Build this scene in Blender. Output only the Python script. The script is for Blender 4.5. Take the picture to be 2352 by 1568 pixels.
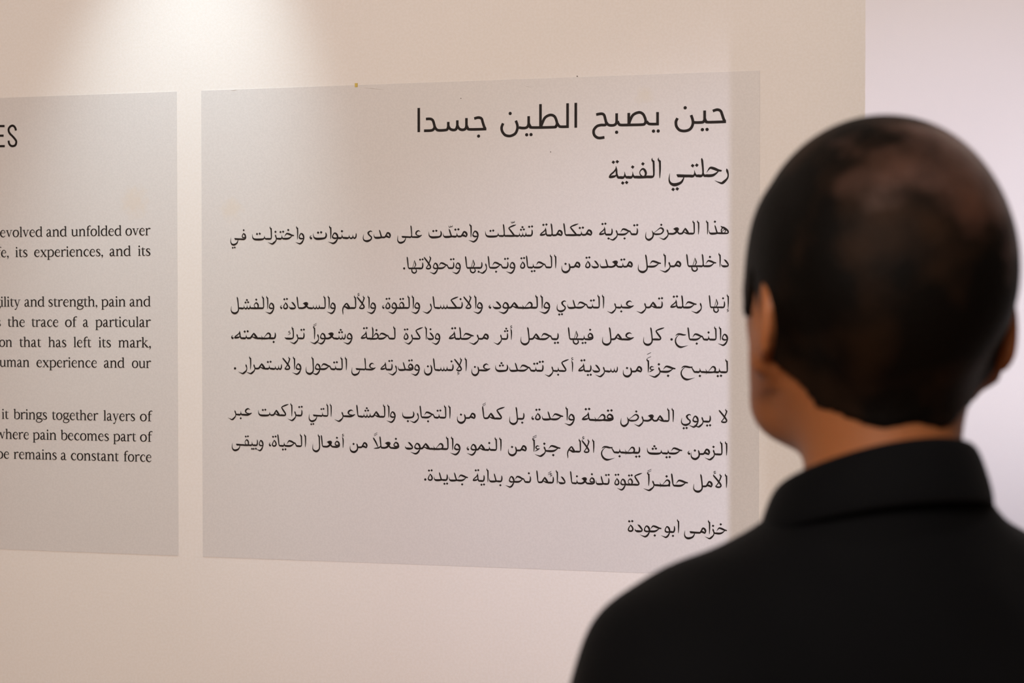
import bpy, math, numpy as np
from mathutils import Vector, Matrix
for o in list(bpy.data.objects): bpy.data.objects.remove(o, do_unlink=True)
scene = bpy.context.scene
COL = scene.collection
PI = math.pi

# ------------------------------------------------------------------ camera
cam_data = bpy.data.cameras.new('camera')
cam = bpy.data.objects.new('camera', cam_data); COL.objects.link(cam)
cam_data.lens = 50; cam_data.sensor_width = 36; cam_data.sensor_fit = 'HORIZONTAL'
cam_data.clip_start = 0.05
cam.location = (0, 0, 1.55)
cam.rotation_euler = (PI/2 - 0.01561, 0, 0)
cam_data.dof.use_dof = True
cam_data.dof.focus_distance = 2.19
cam_data.dof.aperture_fstop = 4.2
cam_data.dof.aperture_blades = 9
scene.camera = cam

# ------------------------------------------------------------------ view, world, lamps
scene.view_settings.view_transform = 'Standard'
scene.view_settings.look = 'None'
scene.view_settings.gamma = 1
scene.view_settings.use_curve_mapping = False
scene.view_settings.exposure = 0.04
world = bpy.data.worlds.new('gallery_air'); scene.world = world
world.use_nodes = True
bg = world.node_tree.nodes['Background']
bg.inputs['Color'].default_value = (1.0, 0.72, 0.5, 1)
bg.inputs['Strength'].default_value = 0.02

def lamp(name, kind, loc, target, energy, color, **kw):
    d = bpy.data.lights.new(name, kind); d.energy = energy; d.color = color
    for k, v in kw.items(): setattr(d, k, v)
    o = bpy.data.objects.new(name, d); COL.objects.link(o); o.location = loc
    o.rotation_euler = (Vector(target) - Vector(loc)).to_track_quat('-Z', 'Y').to_euler()
    return o
# gallery spot washing the wall above and between the two panels
lamp('wall_spot', 'SPOT', (-0.52, 1.88, 2.78), (-0.545, 2.315, 1.72), 42, (0.73, 0.91, 1.0),
     spot_size=math.radians(35), spot_blend=1.0, shadow_soft_size=0.03)
# cooler spot from the right behind the camera; the near partition cuts its beam on the right
lamp('cool_spot', 'SPOT', (2.43, -1.2, 2.75), (0.35, 2.13, 1.42), 340, (0.70, 0.73, 1.0),
     spot_size=math.radians(17), spot_blend=1.0, shadow_soft_size=0.06)
lamp('partition_fill', 'SPOT', (1.15, 0.3, 2.9), (0.80, 1.81, 1.25), 50, (0.84, 0.90, 1.0),
     spot_size=math.radians(30), spot_blend=1.0, shadow_soft_size=0.06)  # unseen cool fill added to brighten the partition face
# downlight above the man's right shoulder
lamp('ceiling_downlight', 'SPOT', (0.69, 0.56, 2.85), (0.62, 0.70, 0.0), 22, (1.0, 0.95, 0.95),
     spot_size=math.radians(48), spot_blend=0.6, shadow_soft_size=0.05)
# added soft warm area fill, standing in for the room's other lights
lamp('room_fill_light', 'AREA', (-0.95, -1.3, 2.75), (0.3, 2.15, 1.2), 94, (1.0, 0.875, 0.79),
     shape='RECTANGLE', size=1.1, size_y=0.8)

# ------------------------------------------------------------------ materials
def mat(name, color, rough=0.6, spec=0.3, **kw):
    m = bpy.data.materials.new(name); m.use_nodes = True
    b = m.node_tree.nodes['Principled BSDF']
    b.inputs['Base Color'].default_value = (*color, 1)
    b.inputs['Roughness'].default_value = rough
    b.inputs['Specular IOR Level'].default_value = spec
    for k, v in kw.items(): b.inputs[k].default_value = v
    return m
def bump(m, scale, strength, dist, detail=4, stretch=(1, 1, 1), coord='Object'):
    nt = m.node_tree; n = nt.nodes; b = n['Principled BSDF']
    tc = n.new('ShaderNodeTexCoord'); mp = n.new('ShaderNodeMapping'); mp.inputs['Scale'].default_value = stretch
    nz = n.new('ShaderNodeTexNoise'); nz.inputs['Scale'].default_value = scale; nz.inputs['Detail'].default_value = detail
    bp = n.new('ShaderNodeBump'); bp.inputs['Strength'].default_value = strength; bp.inputs['Distance'].default_value = dist
    nt.links.new(tc.outputs[coord], mp.inputs['Vector']); nt.links.new(mp.outputs['Vector'], nz.inputs['Vector'])
    nt.links.new(nz.outputs['Fac'], bp.inputs['Height']); nt.links.new(bp.outputs['Normal'], b.inputs['Normal'])
    return nz
def mottle(m, c1, c2, scale, detail=3, lo=0.4, hi=0.6):
    nt = m.node_tree; n = nt.nodes; b = n['Principled BSDF']
    tc = n.new('ShaderNodeTexCoord'); nz = n.new('ShaderNodeTexNoise')
    nz.inputs['Scale'].default_value = scale; nz.inputs['Detail'].default_value = detail
    r = n.new('ShaderNodeValToRGB'); r.color_ramp.elements[0].position = lo; r.color_ramp.elements[1].position = hi
    r.color_ramp.elements[0].color = (*c1, 1); r.color_ramp.elements[1].color = (*c2, 1)
    nt.links.new(tc.outputs['Object'], nz.inputs['Vector']); nt.links.new(nz.outputs['Fac'], r.inputs['Fac'])
    nt.links.new(r.outputs['Color'], b.inputs['Base Color'])
    return r
M_WALL = mat('white_wall_paint', (0.80, 0.77, 0.735), 0.75, 0.2)
bump(M_WALL, 700, 0.10, 0.0012, 3)
mottle(M_WALL, (0.79, 0.755, 0.715), (0.81, 0.78, 0.75), 260, 4)
M_PART = mat('white_partition_paint', (0.72, 0.70, 0.71), 0.75, 0.2)
bump(M_PART, 700, 0.10, 0.0012, 3)
M_FLOOR = mat('brown_floor', (0.45, 0.22, 0.10), 0.45); bump(M_FLOOR, 30, 0.1, 0.002)
M_CEIL = mat('white_ceiling', (0.75, 0.73, 0.70), 0.8); bump(M_CEIL, 60, 0.1, 0.002)
M_VINYL = mat('grey_vinyl', (0.667, 0.645, 0.630), 0.5, 0.35)
bump(M_VINYL, 800, 0.10, 0.001, 3)
def vinyl_stains(m, spots):
    """grey vinyl mottled finely, with a few faint yellowed patches that have their own outline"""
    nt = m.node_tree; n = nt.nodes; b = n['Principled BSDF']
    r = mottle(m, (0.652, 0.630, 0.615), (0.682, 0.660, 0.645), 300, 4)
    src = r.outputs['Color']
    tc = n.new('ShaderNodeTexCoord')
    for (u, v, rad, col, amt) in spots:
        ds = n.new('ShaderNodeVectorMath'); ds.operation = 'DISTANCE'; ds.inputs[1].default_value = (u, 0, v)
        nt.links.new(tc.outputs['Object'], ds.inputs[0])
        nz = n.new('ShaderNodeTexNoise'); nz.inputs['Scale'].default_value = 90; nt.links.new(tc.outputs['Object'], nz.inputs['Vector'])
        ad = n.new('ShaderNodeMath'); ad.operation = 'MULTIPLY_ADD'; ad.inputs[1].default_value = rad*1.2; ad.inputs[2].default_value = -rad*0.6
        nt.links.new(nz.outputs['Fac'], ad.inputs[0])
        sm = n.new('ShaderNodeMath'); sm.operation = 'ADD'; nt.links.new(ds.outputs['Value'], sm.inputs[0]); nt.links.new(ad.outputs[0], sm.inputs[1])
        mr = n.new('ShaderNodeMapRange'); mr.inputs['From Min'].default_value = rad; mr.inputs['From Max'].default_value = rad*0.3
        mr.inputs['To Min'].default_value = 0; mr.inputs['To Max'].default_value = amt
        nt.links.new(sm.outputs[0], mr.inputs['Value'])
        mx = n.new('ShaderNodeMix'); mx.data_type = 'RGBA'; mx.inputs['B'].default_value = (*col, 1)
        nt.links.new(mr.outputs['Result'], mx.inputs['Factor']); nt.links.new(src, mx.inputs['A']); src = mx.outputs['Result']
    nt.links.new(src, b.inputs['Base Color'])
vinyl_stains(M_VINYL, [(0.205, 1.888, 0.016, (0.66, 0.62, 0.54), .6), (-0.462, 1.728, 0.022, (0.68, 0.61, 0.52), .5),
                       (-0.632, 1.742, 0.03, (0.68, 0.60, 0.51), .5), (0.12, 1.47, 0.01, (0.72, 0.70, 0.68), .4)])
M_INK = mat('black_print', (0.014, 0.009, 0.007), 0.6, 0.15); bump(M_INK, 300, 0.05, 0.001)
M_YELLOW = mat('yellow_paint_fleck', (0.62, 0.46, 0.10), 0.6); bump(M_YELLOW, 300, 0.2, 0.001)
M_DUST = mat('dark_dust', (0.08, 0.06, 0.05), 0.8); bump(M_DUST, 300, 0.1, 0.001)
M_SKIN = mat('brown_skin', (0.25, 0.088, 0.030), 0.55, 0.25, **{'Subsurface Weight': 0.25, 'Subsurface Scale': 0.012})
M_SKIN.node_tree.nodes['Principled BSDF'].inputs['Subsurface Radius'].default_value = (1.0, 0.35, 0.2)
bump(M_SKIN, 220, 0.15, 0.001)
M_SHIRT = mat('black_knit_cotton', (0.0013, 0.0014, 0.0018), 0.85, 0.08, **{'Sheen Weight': 0.012, 'Sheen Roughness': 0.5})
bump(M_SHIRT, 900, 0.25, 0.001, 2)
M_TROUSER = mat('dark_trouser_cloth', (0.012, 0.012, 0.015), 0.85, 0.2); bump(M_TROUSER, 700, 0.2, 0.001, 2)
M_SHOE = mat('black_shoe_leather', (0.01, 0.009, 0.008), 0.4, 0.4); bump(M_SHOE, 120, 0.1, 0.001)
M_EYE = mat('eye_white', (0.75, 0.72, 0.68), 0.25); bump(M_EYE, 100, 0.02, 0.001)

# ------------------------------------------------------------------ object helpers
def link(name, me, m, parent=None):
    o = bpy.data.objects.new(name, me); COL.objects.link(o)
    if m: me.materials.append(m)
    if parent: o.parent = parent
    return o
def mesh(name, verts, faces, m, parent=None, smooth=False):
    me = bpy.data.meshes.new(name); me.from_pydata([tuple(map(float, v)) for v in verts], [], faces); me.update()
    if smooth: me.polygons.foreach_set('use_smooth', [True]*len(me.polygons))
    return link(name, me, m, parent)
def box_geo(x0, x1, y0, y1, z0, z1):
    v = [(x, y, z) for z in (z0, z1) for y in (y0, y1) for x in (x0, x1)]
    f = [(0, 2, 3, 1), (4, 5, 7, 6), (0, 1, 5, 4), (2, 6, 7, 3), (0, 4, 6, 2), (1, 3, 7, 5)]
    return v, f
def box(name, b, m, parent=None): return mesh(name, *box_geo(*b), m, parent)
def empty(name, loc, rz, label, cat, group=None):
    o = bpy.data.objects.new(name, None); COL.objects.link(o); o.location = loc; o.rotation_euler = (0, 0, rz)
    o.empty_display_size = 0.1
    o['label'] = label; o['category'] = cat
    if group: o['group'] = group
    return o
def structure(o): o['kind'] = 'structure'; return o

# ------------------------------------------------------------------ room shell
SLOPE = 0.21367
WALL_RZ = -math.atan(SLOPE)              # the text wall comes nearer towards the right
WALL_O = Vector((0, 2.2, 0))
w = structure(box('wall_back', (-2.6, 1.35, 0, 0.12, 0, 3.05), M_WALL)); w.location = WALL_O; w.rotation_euler = (0, 0, WALL_RZ)
p = structure(box('wall_right', (0, 1.5, 0, 0.05, 0, 3.05), M_PART)); p.location = (0.4706, 1.90, 0); p.rotation_euler = (0, 0, -math.atan(0.262))
structure(box('floor', (-3.2, 3.0, -3.2, 3.1, -0.1, 0), M_FLOOR))
structure(box('ceiling', (-3.2, 3.0, -3.2, 3.1, 3.05, 3.15), M_CEIL))

# ------------------------------------------------------------------ lettering
# ---- lettering: every glyph is a set of pen strokes "x,y,width"; x runs left from the glyph's right side,
# y up from the baseline; one unit = 1/190 of an alef
HOOK='-10,192,2 -15,178,9 -9,164,16 1,150,17 3,80,15 1,20,9 0,-2,4|-17,172,4 -2,162,12 13,157,3'
HOOKL='-24,192,2 -29,178,9 -23,164,16 -13,150,17 -10,90,16 -9,40,14'
SPURL='-31,172,4 -16,162,12 -1,157,3'
REH='-19,74,3 -14,54,18 -4,16,11 -12,-18,14 -44,-50,22 -66,-62,18 -98,-52,9 -132,-36,2'
WAW='-70,46,11 -46,82,15 -19,66,22 -6,32,19 -8,0,14 -30,-42,20 -60,-64,20 -92,-56,11 -130,-40,2|-70,48,10 -68,20,18 -42,8,20 -12,12,14'
G={
'alef':('48',HOOK,),
'alef_f':('58','0,12,22 -22,13,20 -36,32,13 -42,80,16 -50,150,17 -53,170,12 -51,178,3'),
'tooth_i':('70','-14,96,3 -8,78,13 -8,42,18 -20,14,19 -46,11,24 -72,12,23'),
'tooth_m':('82','0,12,23 -18,13,20 -30,30,11 -38,64,3|-35,48,5 -39,22,13 -54,10,23 -84,12,23'),
'beh_f':('232','0,12,22 -20,12,20 -36,26,12 -44,58,3|-41,48,5 -48,20,14 -74,7,23 -136,4,26 -190,9,23 -216,32,13 -224,84,2'),
'beh':('184','-18,95,3 -8,74,14 -7,42,18 -26,13,20 -84,4,26 -136,6,25 -166,30,13 -174,84,2'),
'noon_f':('152','0,12,22 -24,12,20 -38,20,14|-50,66,3 -43,46,16 -36,8,17 -46,-30,19 -82,-57,26 -120,-50,22 -143,-18,11 -144,34,2'),
'noon':('120','-26,84,3 -14,60,16 -6,20,18 -16,-26,19 -52,-54,26 -90,-48,22 -112,-16,11 -112,36,2'),
'reh':('66',REH),
'yeh_f':('206','0,12,22 -50,13,24 -112,16,25 -122,15,25|-58,8,6 -62,-14,11 -88,-50,20 -142,-68,27 -182,-56,20 -200,-20,11 -194,40,2'),
'yeh':('140','-4,94,8 -28,104,14 -60,80,21 -44,46,18 -16,20,16 -22,-14,17 -68,-38,26 -112,-30,19 -132,2,11 -126,60,2'),
'waw':('98',WAW),
'dal':('108','-66,98,4 -44,84,20 -16,48,19 -6,26,14 -20,9,20 -66,7,26 -94,18,13 -102,42,2'),
'dal_f':('142','0,12,22 -24,13,20 -60,8,25 -108,8,24 -130,24,11 -136,60,2|-58,122,3 -51,100,15 -38,54,16 -26,18,18'),
'seen_i':('150','-7,80,3 -4,58,12 -9,22,16 -26,6,20 -42,20,11 -50,62,2|-47,42,5 -53,13,15 -70,5,20 -88,18,11 -98,58,2|-95,38,5 -101,13,15 -124,8,24 -152,12,23'),
'seen_m':('172','0,12,22 -18,14,16 -28,64,2|-26,44,5 -32,14,15 -50,5,20 -66,20,10 -74,62,2|-71,42,5 -77,13,15 -94,5,20 -110,18,10 -120,58,2|-117,38,5 -123,13,15 -146,8,24 -174,12,23'),
'sad_m':('160','4,12,22 -12,12,22 -26,13,20|-122,-22,2 -100,6,4 -66,52,7 -38,84,15 -14,76,21 -4,46,18 -18,16,17 -58,8,21 -120,9,22 -162,12,23|-100,12,12 -116,30,7 -124,54,2'),
'dad':('262','-142,26,5 -98,58,7 -48,92,15 -16,82,21 -5,52,17 -36,16,17 -96,8,22 -132,14,19 -154,32,13 -166,60,3|-162,48,7 -149,12,17 -158,-32,18 -204,-66,27 -244,-52,18 -258,-14,11 -250,44,2'),
'tah_m':('140','-116,-22,2 -98,8,4 -66,50,7 -38,82,15 -14,72,21 -4,42,17 -20,14,17 -70,8,22 -142,12,23|-86,182,2 -90,168,9 -83,150,17 -80,90,15 -88,20,12'),
'ain_i':('150','-30,84,3 -60,100,14 -94,86,21 -106,58,18 -84,36,13 -48,32,8|-2,40,5 -26,28,18 -66,12,25 -110,10,24 -152,12,23'),
'ain_m':('142','0,12,22 -22,14,20 -48,40,18 -72,62,18 -100,82,8|-24,74,5 -42,88,15 -72,84,22 -108,76,4|-26,74,6 -40,62,20 -72,26,24 -108,11,23 -144,12,23|-40,76,18 -62,72,22 -88,76,16'),
'feh_i':('96','-72,58,13 -48,90,15 -20,78,22 -6,48,19 -8,24,18 -34,11,21 -62,10,24 -98,12,23|-72,60,11 -62,38,16 -36,34,16 -8,44,12'),
'feh_m':('116','0,12,22 -40,10,22 -80,10,23 -118,12,23|-30,14,13 -18,44,18 -30,76,20 -52,88,15 -78,64,8 -76,38,9 -58,18,13'),
'kaf_i':('130','0,174,3 -12,168,10 -44,158,18 -94,138,15 -110,124,13|-112,128,13 -92,96,19 -60,52,20 -48,28,17 -62,11,20 -96,11,24 -132,12,23'),
'kaf_m':('128','8,168,3 -4,162,10 -36,151,18 -80,132,15 -96,118,13|-98,122,13 -72,86,19 -38,42,20 -16,14,19|0,12,22 -60,10,24 -130,12,23'),
'kaf':('145','-24,182,2 -29,168,9 -22,152,17 -10,120,17 -7,54,16 -14,17,16 -46,7,24 -104,8,26 -130,14,15 -146,28,3|-30,164,4 -14,154,12 -1,149,3|-56,120,3 -76,112,9 -80,100,9 -62,94,7 -54,86,6 -74,70,6 -92,60,2'),
'lam_i':('72',HOOKL+' -10,24,12|-9,60,14 -12,22,14 -30,11,22 -74,12,23|'+SPURL),
'lam_m':('78','-43,178,3 -45,168,12 -41,150,17 -34,80,15 -32,32,13|0,12,22 -20,12,20 -33,36,11|-32,48,12 -38,20,15 -54,10,23 -80,12,23'),
'lam_f':('150','0,12,22 -20,12,20 -32,26,12|-48,178,3 -50,168,12 -45,150,17 -36,80,15 -30,0,15 -42,-38,18 -78,-62,26 -118,-54,22 -142,-22,11 -140,44,2'),
'lam':('135',HOOKL.replace('-9,40,14','-7,10,15')+' -16,-30,18 -52,-58,26 -92,-50,22 -116,-18,11 -114,48,2|'+SPURL),
'meem_i':('100','-104,12,23 -78,16,20 -58,48,17 -40,76,19 -14,62,23 -5,34,20 -12,6,10|-10,4,12 -40,22,24 -66,24,16 -84,14,14'),
'meem_m':('130','0,12,22 -14,11,20 -44,52,24 -62,80,15 -70,88,6|-64,84,11 -82,56,17 -106,18,21 -132,12,23|-8,7,15 -46,16,19 -74,28,12 -92,30,10'),
'meem_f':('150','0,12,22 -20,12,20 -44,44,22 -66,76,16 -90,58,17 -116,20,16 -126,-20,13 -122,-56,11 -120,-84,4|-18,8,18 -50,10,25 -82,26,20 -108,30,10'),
'heh_i':('130','-106,112,3 -98,98,14 -66,84,24 -26,56,22 -8,28,18 -20,9,16 -60,9,21 -132,12,23|-84,84,13 -100,54,14 -96,26,13 -74,11,12|-92,30,5 -62,60,9 -44,48,10 -58,12,8'),
'heh_m':('128','0,12,22 -60,12,21 -130,12,22|-98,12,6 -84,60,6 -68,128,3|-68,124,5 -54,82,14 -50,56,12 -76,14,7|-112,8,11 -102,-38,18 -66,-55,18 -36,-30,15 -46,2,9'),
'heh_f':('118','0,12,22 -20,13,20 -34,42,15 -38,86,15 -42,120,3|-39,102,8 -60,70,13 -96,40,13 -112,18,8|-116,18,6 -104,17,19 -76,20,22 -50,26,15 -35,44,6'),
'heh':('72','-44,96,5 -22,72,17 -7,36,18 -22,9,19 -50,7,20 -66,24,15 -54,62,11 -34,86,9'),
'lamalef':('120','-30,190,2 -34,174,9 -26,162,14 -20,150,16 -36,104,14 -62,50,11 -90,16,11|-36,170,4 -22,162,12 -8,157,3|-120,172,3 -112,156,17 -64,98,20 -28,48,20 -20,24,17 -36,7,18 -66,6,20 -92,14,12'),
'lamalef_f':('132','0,12,22 -14,14,19 -22,40,13 -28,90,16 -34,150,17 -36,166,11 -35,174,3|-22,40,12 -50,12,16 -92,4,15 -128,0,4|-134,156,3 -126,138,17 -98,92,19 -72,36,11 -64,12,6'),
'hah_i':('146','-144,40,2 -130,62,8 -108,84,18 -72,76,23 -34,60,20 0,54,13|-26,56,6 -52,32,14 -84,14,22 -120,10,24 -148,12,23'),
'hah_m':('176','0,12,23 -16,14,19 -30,38,14 -46,56,14|-168,40,2 -154,62,8 -134,84,18 -100,78,23 -64,60,20 -30,50,15|-50,56,6 -76,32,14 -108,14,22 -144,10,24 -178,12,23'),
'hah':('150','-146,56,2 -136,72,9 -112,86,17 -76,82,22 -40,74,18 -6,76,8|-92,80,5 -124,54,8 -146,16,13 -146,-28,17 -122,-70,22 -82,-92,24 -36,-86,12 22,-68,2'),
'hah_f':('190','0,12,23 -22,13,19 -42,44,13 -62,82,9|-186,56,2 -176,72,9 -152,86,17 -116,82,22 -80,74,18 -46,80,9|-132,80,5 -164,54,8 -186,16,13 -186,-28,17 -162,-70,22 -122,-92,24 -76,-86,12 -18,-66,2'),
'hamza':('66','-8,74,4 -34,80,13 -50,60,14 -38,40,11 -10,42,6|-4,44,8 -38,20,12 -64,4,2'),
'comma':('40',''),
}
G['alef_h']=('48','-6,152,3 -5,140,13 1,122,16 3,80,15 1,20,9 0,-2,4')
G['reh_f']=('100','0,12,22 -22,13,20 -36,26,13|'+'S-32 '+REH)
G['waw_f']=('100','0,12,22 -14,12,20 -24,16,18|S-4 '+WAW)
G['comma']=('40','O-18,13,13|-24,6,10 -32,22,11 -27,40,8 -14,54,3')
G['period']=('28','O-14,12,14')
MARK={
'd1':'D0,0','d2':'D-19,0|D21,4','d3':'D-19,-14|D21,-10|D2,22',
'hz':'14,20,3 -2,24,8 -13,12,8 -4,2,6 12,5,4|15,3,5 -6,-8,6 -22,-20,2',
'fn':'-22,-8,6 24,20,5|-22,14,6 24,42,5','fw':'-22,-34,6 24,-8,5|-22,20,6 24,48,5',
'sh':'26,22,3 24,2,8 8,0,8 2,18,3|3,14,4 0,-4,8 -16,-6,8 -22,16,3',
}

FAM={'ا':'alef','أ':'alef','إ':'alef','ب':'beh','ت':'beh','ث':'beh','ن':'noon','ي':'yeh','ى':'yeh','ئ':'yeh','ج':'hah','ح':'hah','خ':'hah',
'د':'dal','ذ':'dal','ر':'reh','ز':'reh','س':'seen','ش':'seen','ص':'sad','ض':'sad','ظ':'tah','ط':'tah','ع':'ain','ف':'feh','ق':'feh','ك':'kaf',
'ل':'lam','م':'meem','ه':'heh','ة':'heh','و':'waw','ء':'hamza','،':'comma','.':'period'}
NOJOIN='اأإدذرزوةىء،.'
DOTS={'ب':'-1','ت':'2','ث':'3','ن':'1','ي':'-2','ج':'-1','خ':'1','ذ':'1','ز':'1','ش':'3','ض':'1','ظ':'1','ف':'1','ق':'2','ة':'2'}
# anchors per skeleton: (x, y of dots above, y of dots below)
ANC={'tooth_i':(-30,134,-42),'tooth_m':(-36,108,-42),'beh_f':(-132,84,-46),'beh':(-92,92,-46),'noon_f':(-94,58,0),'noon':(-62,62,0),
'yeh_f':(-142,60,-112),'yeh':(-82,60,-84),'hah_i':(-86,136,-44),'hah_m':(-112,136,-44),'hah':(-80,136,-30),'hah_f':(-118,136,-30),
'dal':(-50,146,0),'dal_f':(-56,168,0),'reh':(-18,118,0),'reh_f':(-48,112,0),'seen_i':(-72,112,0),'seen_m':(-76,108,0),'sad_m':(-40,136,0),'dad':(-34,136,0),
'tah_m':(-28,132,0),'feh_i':(-42,142,0),'feh_m':(-48,136,0),'heh':(-36,140,0),'heh_f':(-50,158,0)}
def shape(word):
    """logical-order word -> list of (skeleton, x, marks)"""
    out=[];x=0;i=0;prev=False
    L=[c for c in word]
    while i<len(L):
        c=L[i]
        if c in 'ًّW_': i+=1; continue
        marks=[]
        j=i+1;ext=[]
        while j<len(L) and L[j] in 'ًّW_': ext.append(L[j]); j+=1
        nxt=L[j] if j<len(L) else ''
        if c=='ل' and nxt and nxt in 'اأإ':
            sk='lamalef_f' if prev else 'lamalef'
            if nxt=='أ': marks.append(('hz',-98,196))
            if nxt=='إ': marks.append(('hz',-60,-40))
            j+=1
            while j<len(L) and L[j] in 'ًّW_': ext.append(L[j]); j+=1
            if 'ً' in ext: marks.append(('fn',-100,186))
            joinnext=False
        else:
            joinnext = (c not in NOJOIN) and nxt!='' and nxt in FAM and nxt not in 'ء،.'
            f=FAM[c]
            if f in('beh','noon','yeh') and joinnext: sk='tooth_m' if prev else 'tooth_i'
            elif f=='alef': sk='alef_f' if prev else 'alef'
            elif f in('dal','reh','waw'): sk=f+('_f' if prev else '')
            elif f=='sad': sk='sad_m' if joinnext else 'dad'
            elif f=='tah': sk='tah_m'
            elif f in('hamza','comma','period'): sk=f
            else:
                sk={(0,0):f,(0,1):f+'_i',(1,0):f+'_f',(1,1):f+'_m'}[(int(prev),int(joinnext))]
            if c=='أ' and sk=='alef': sk='alef_h'
            d=DOTS.get(c)
            if d:
                a=ANC[sk]; n=int(d)
                ax_=a[0]-(26 if n<0 and sk=='tooth_i' and i and L[i-1] in 'رزو' else 0)
                marks.append(('d%d'%abs(n),ax_,a[1] if n>0 else a[2]))
            if c=='أ': marks.append(('hz',2,172))
            if c=='إ': marks.append(('hz',0,-36))
            if c=='ئ': marks.append(('hz',-38,110))
            if 'ً' in ext: marks.append(('fn',(-32 if prev and sk!='meem_m' else 8) ,(188 if 'alef' in sk else 128)))
            if 'W' in ext: marks.append(('fw',10,226))
            if 'ّ' in ext:
                marks.append(('sh',-40 if sk!='kaf_m' else -40, 198 if sk=='kaf_m' else 150))
        out.append((sk,x,marks))
        adv=float(G[sk][0])
        k=ext.count('_')
        if sk=='alef' : adv=50
        if k and joinnext:
            out.append(('kash%d'%(k*22),x-adv,[])); adv+=k*22
        x-=adv
        if not joinnext and sk in('alef','alef_h','alef_f','dal','dal_f','heh','lamalef','lamalef_f','hamza'): x-={'alef':0,'alef_h':6,'alef_f':16,'dal':12,'dal_f':14,'heh':12,'lamalef':14,'lamalef_f':14}.get(sk,8)
        prev=joinnext; i=j
    return out
def strokes(word):
    """-> list of strokes; each stroke is list of (x,y,w)"""
    res=[]
    def addspec(spec,ox,oy):
        for s in spec.split('|'):
            sx=0
            if s.startswith('S'):
                a,s=s.split(' ',1); sx=float(a[1:])
            if s.startswith('O'):
                px,py,r=map(float,s[1:].split(',')); res.append(('O',px+ox,py+oy,r)); continue
            if s.startswith('D'):
                px,py=map(float,s[1:].split(','))
                px+=ox;py+=oy
                res.append(('D',px,py)); continue
            res.append([(float(a)+ox+sx,float(b)+oy,float(w)) for a,b,w in (p.split(',') for p in s.split())])
    for sk,x,marks in shape(word):
        if sk.startswith('kash'):
            n=float(sk[4:]); res.append([(x+2,12,23),(x-n/2,11,23),(x-n-2,12,23)]); continue
        spec=G[sk][1]
        if 'S-' in spec:
            parts=spec.split('|');sh=0;o=[]
            for p in parts:
                if p.startswith('S'):
                    a,p=p.split(' ',1); sh=float(a[1:])
                o.append(' '.join('%g,%s'%(float(t.split(',')[0])+sh,t.split(',',1)[1]) for t in p.split()))
            spec='|'.join(o)
        addspec(spec,x,0)
        for m,dx,dy in marks: addspec(MARK[m],x+dx,dy)
    return res
def smooth(pts,n=6):
    if len(pts)<3: return list(pts)
    P=[pts[0]]+list(pts)+[pts[-1]]
    out=[]
    for i in range(1,len(P)-2):
        p0,p1,p2,p3=P[i-1:i+3]
        for k in range(n):
            t=k/n
            out.append(tuple(.5*((2*b)+(-a+c)*t+(2*a-5*b+4*c-d)*t*t+(-a+3*b-3*c+d)*t**3) for a,b,c,d in zip(p0,p1,p2,p3)))
    out.append(pts[-1])
    return out
def ribbon(pts,n=6):
    """stroke -> (left points, right points)"""
    S=smooth(pts,n); L=[];R=[]
    for i,(x,y,w) in enumerate(S):
        a=S[max(0,i-1)];b=S[min(len(S)-1,i+1)]
        dx,dy=b[0]-a[0],b[1]-a[1]; l=(dx*dx+dy*dy)**.5 or 1
        w=max(w,0.12)*.5
        L.append((x-dy/l*w,y+dx/l*w));R.append((x+dy/l*w,y-dx/l*w))
    return L,R

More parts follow.
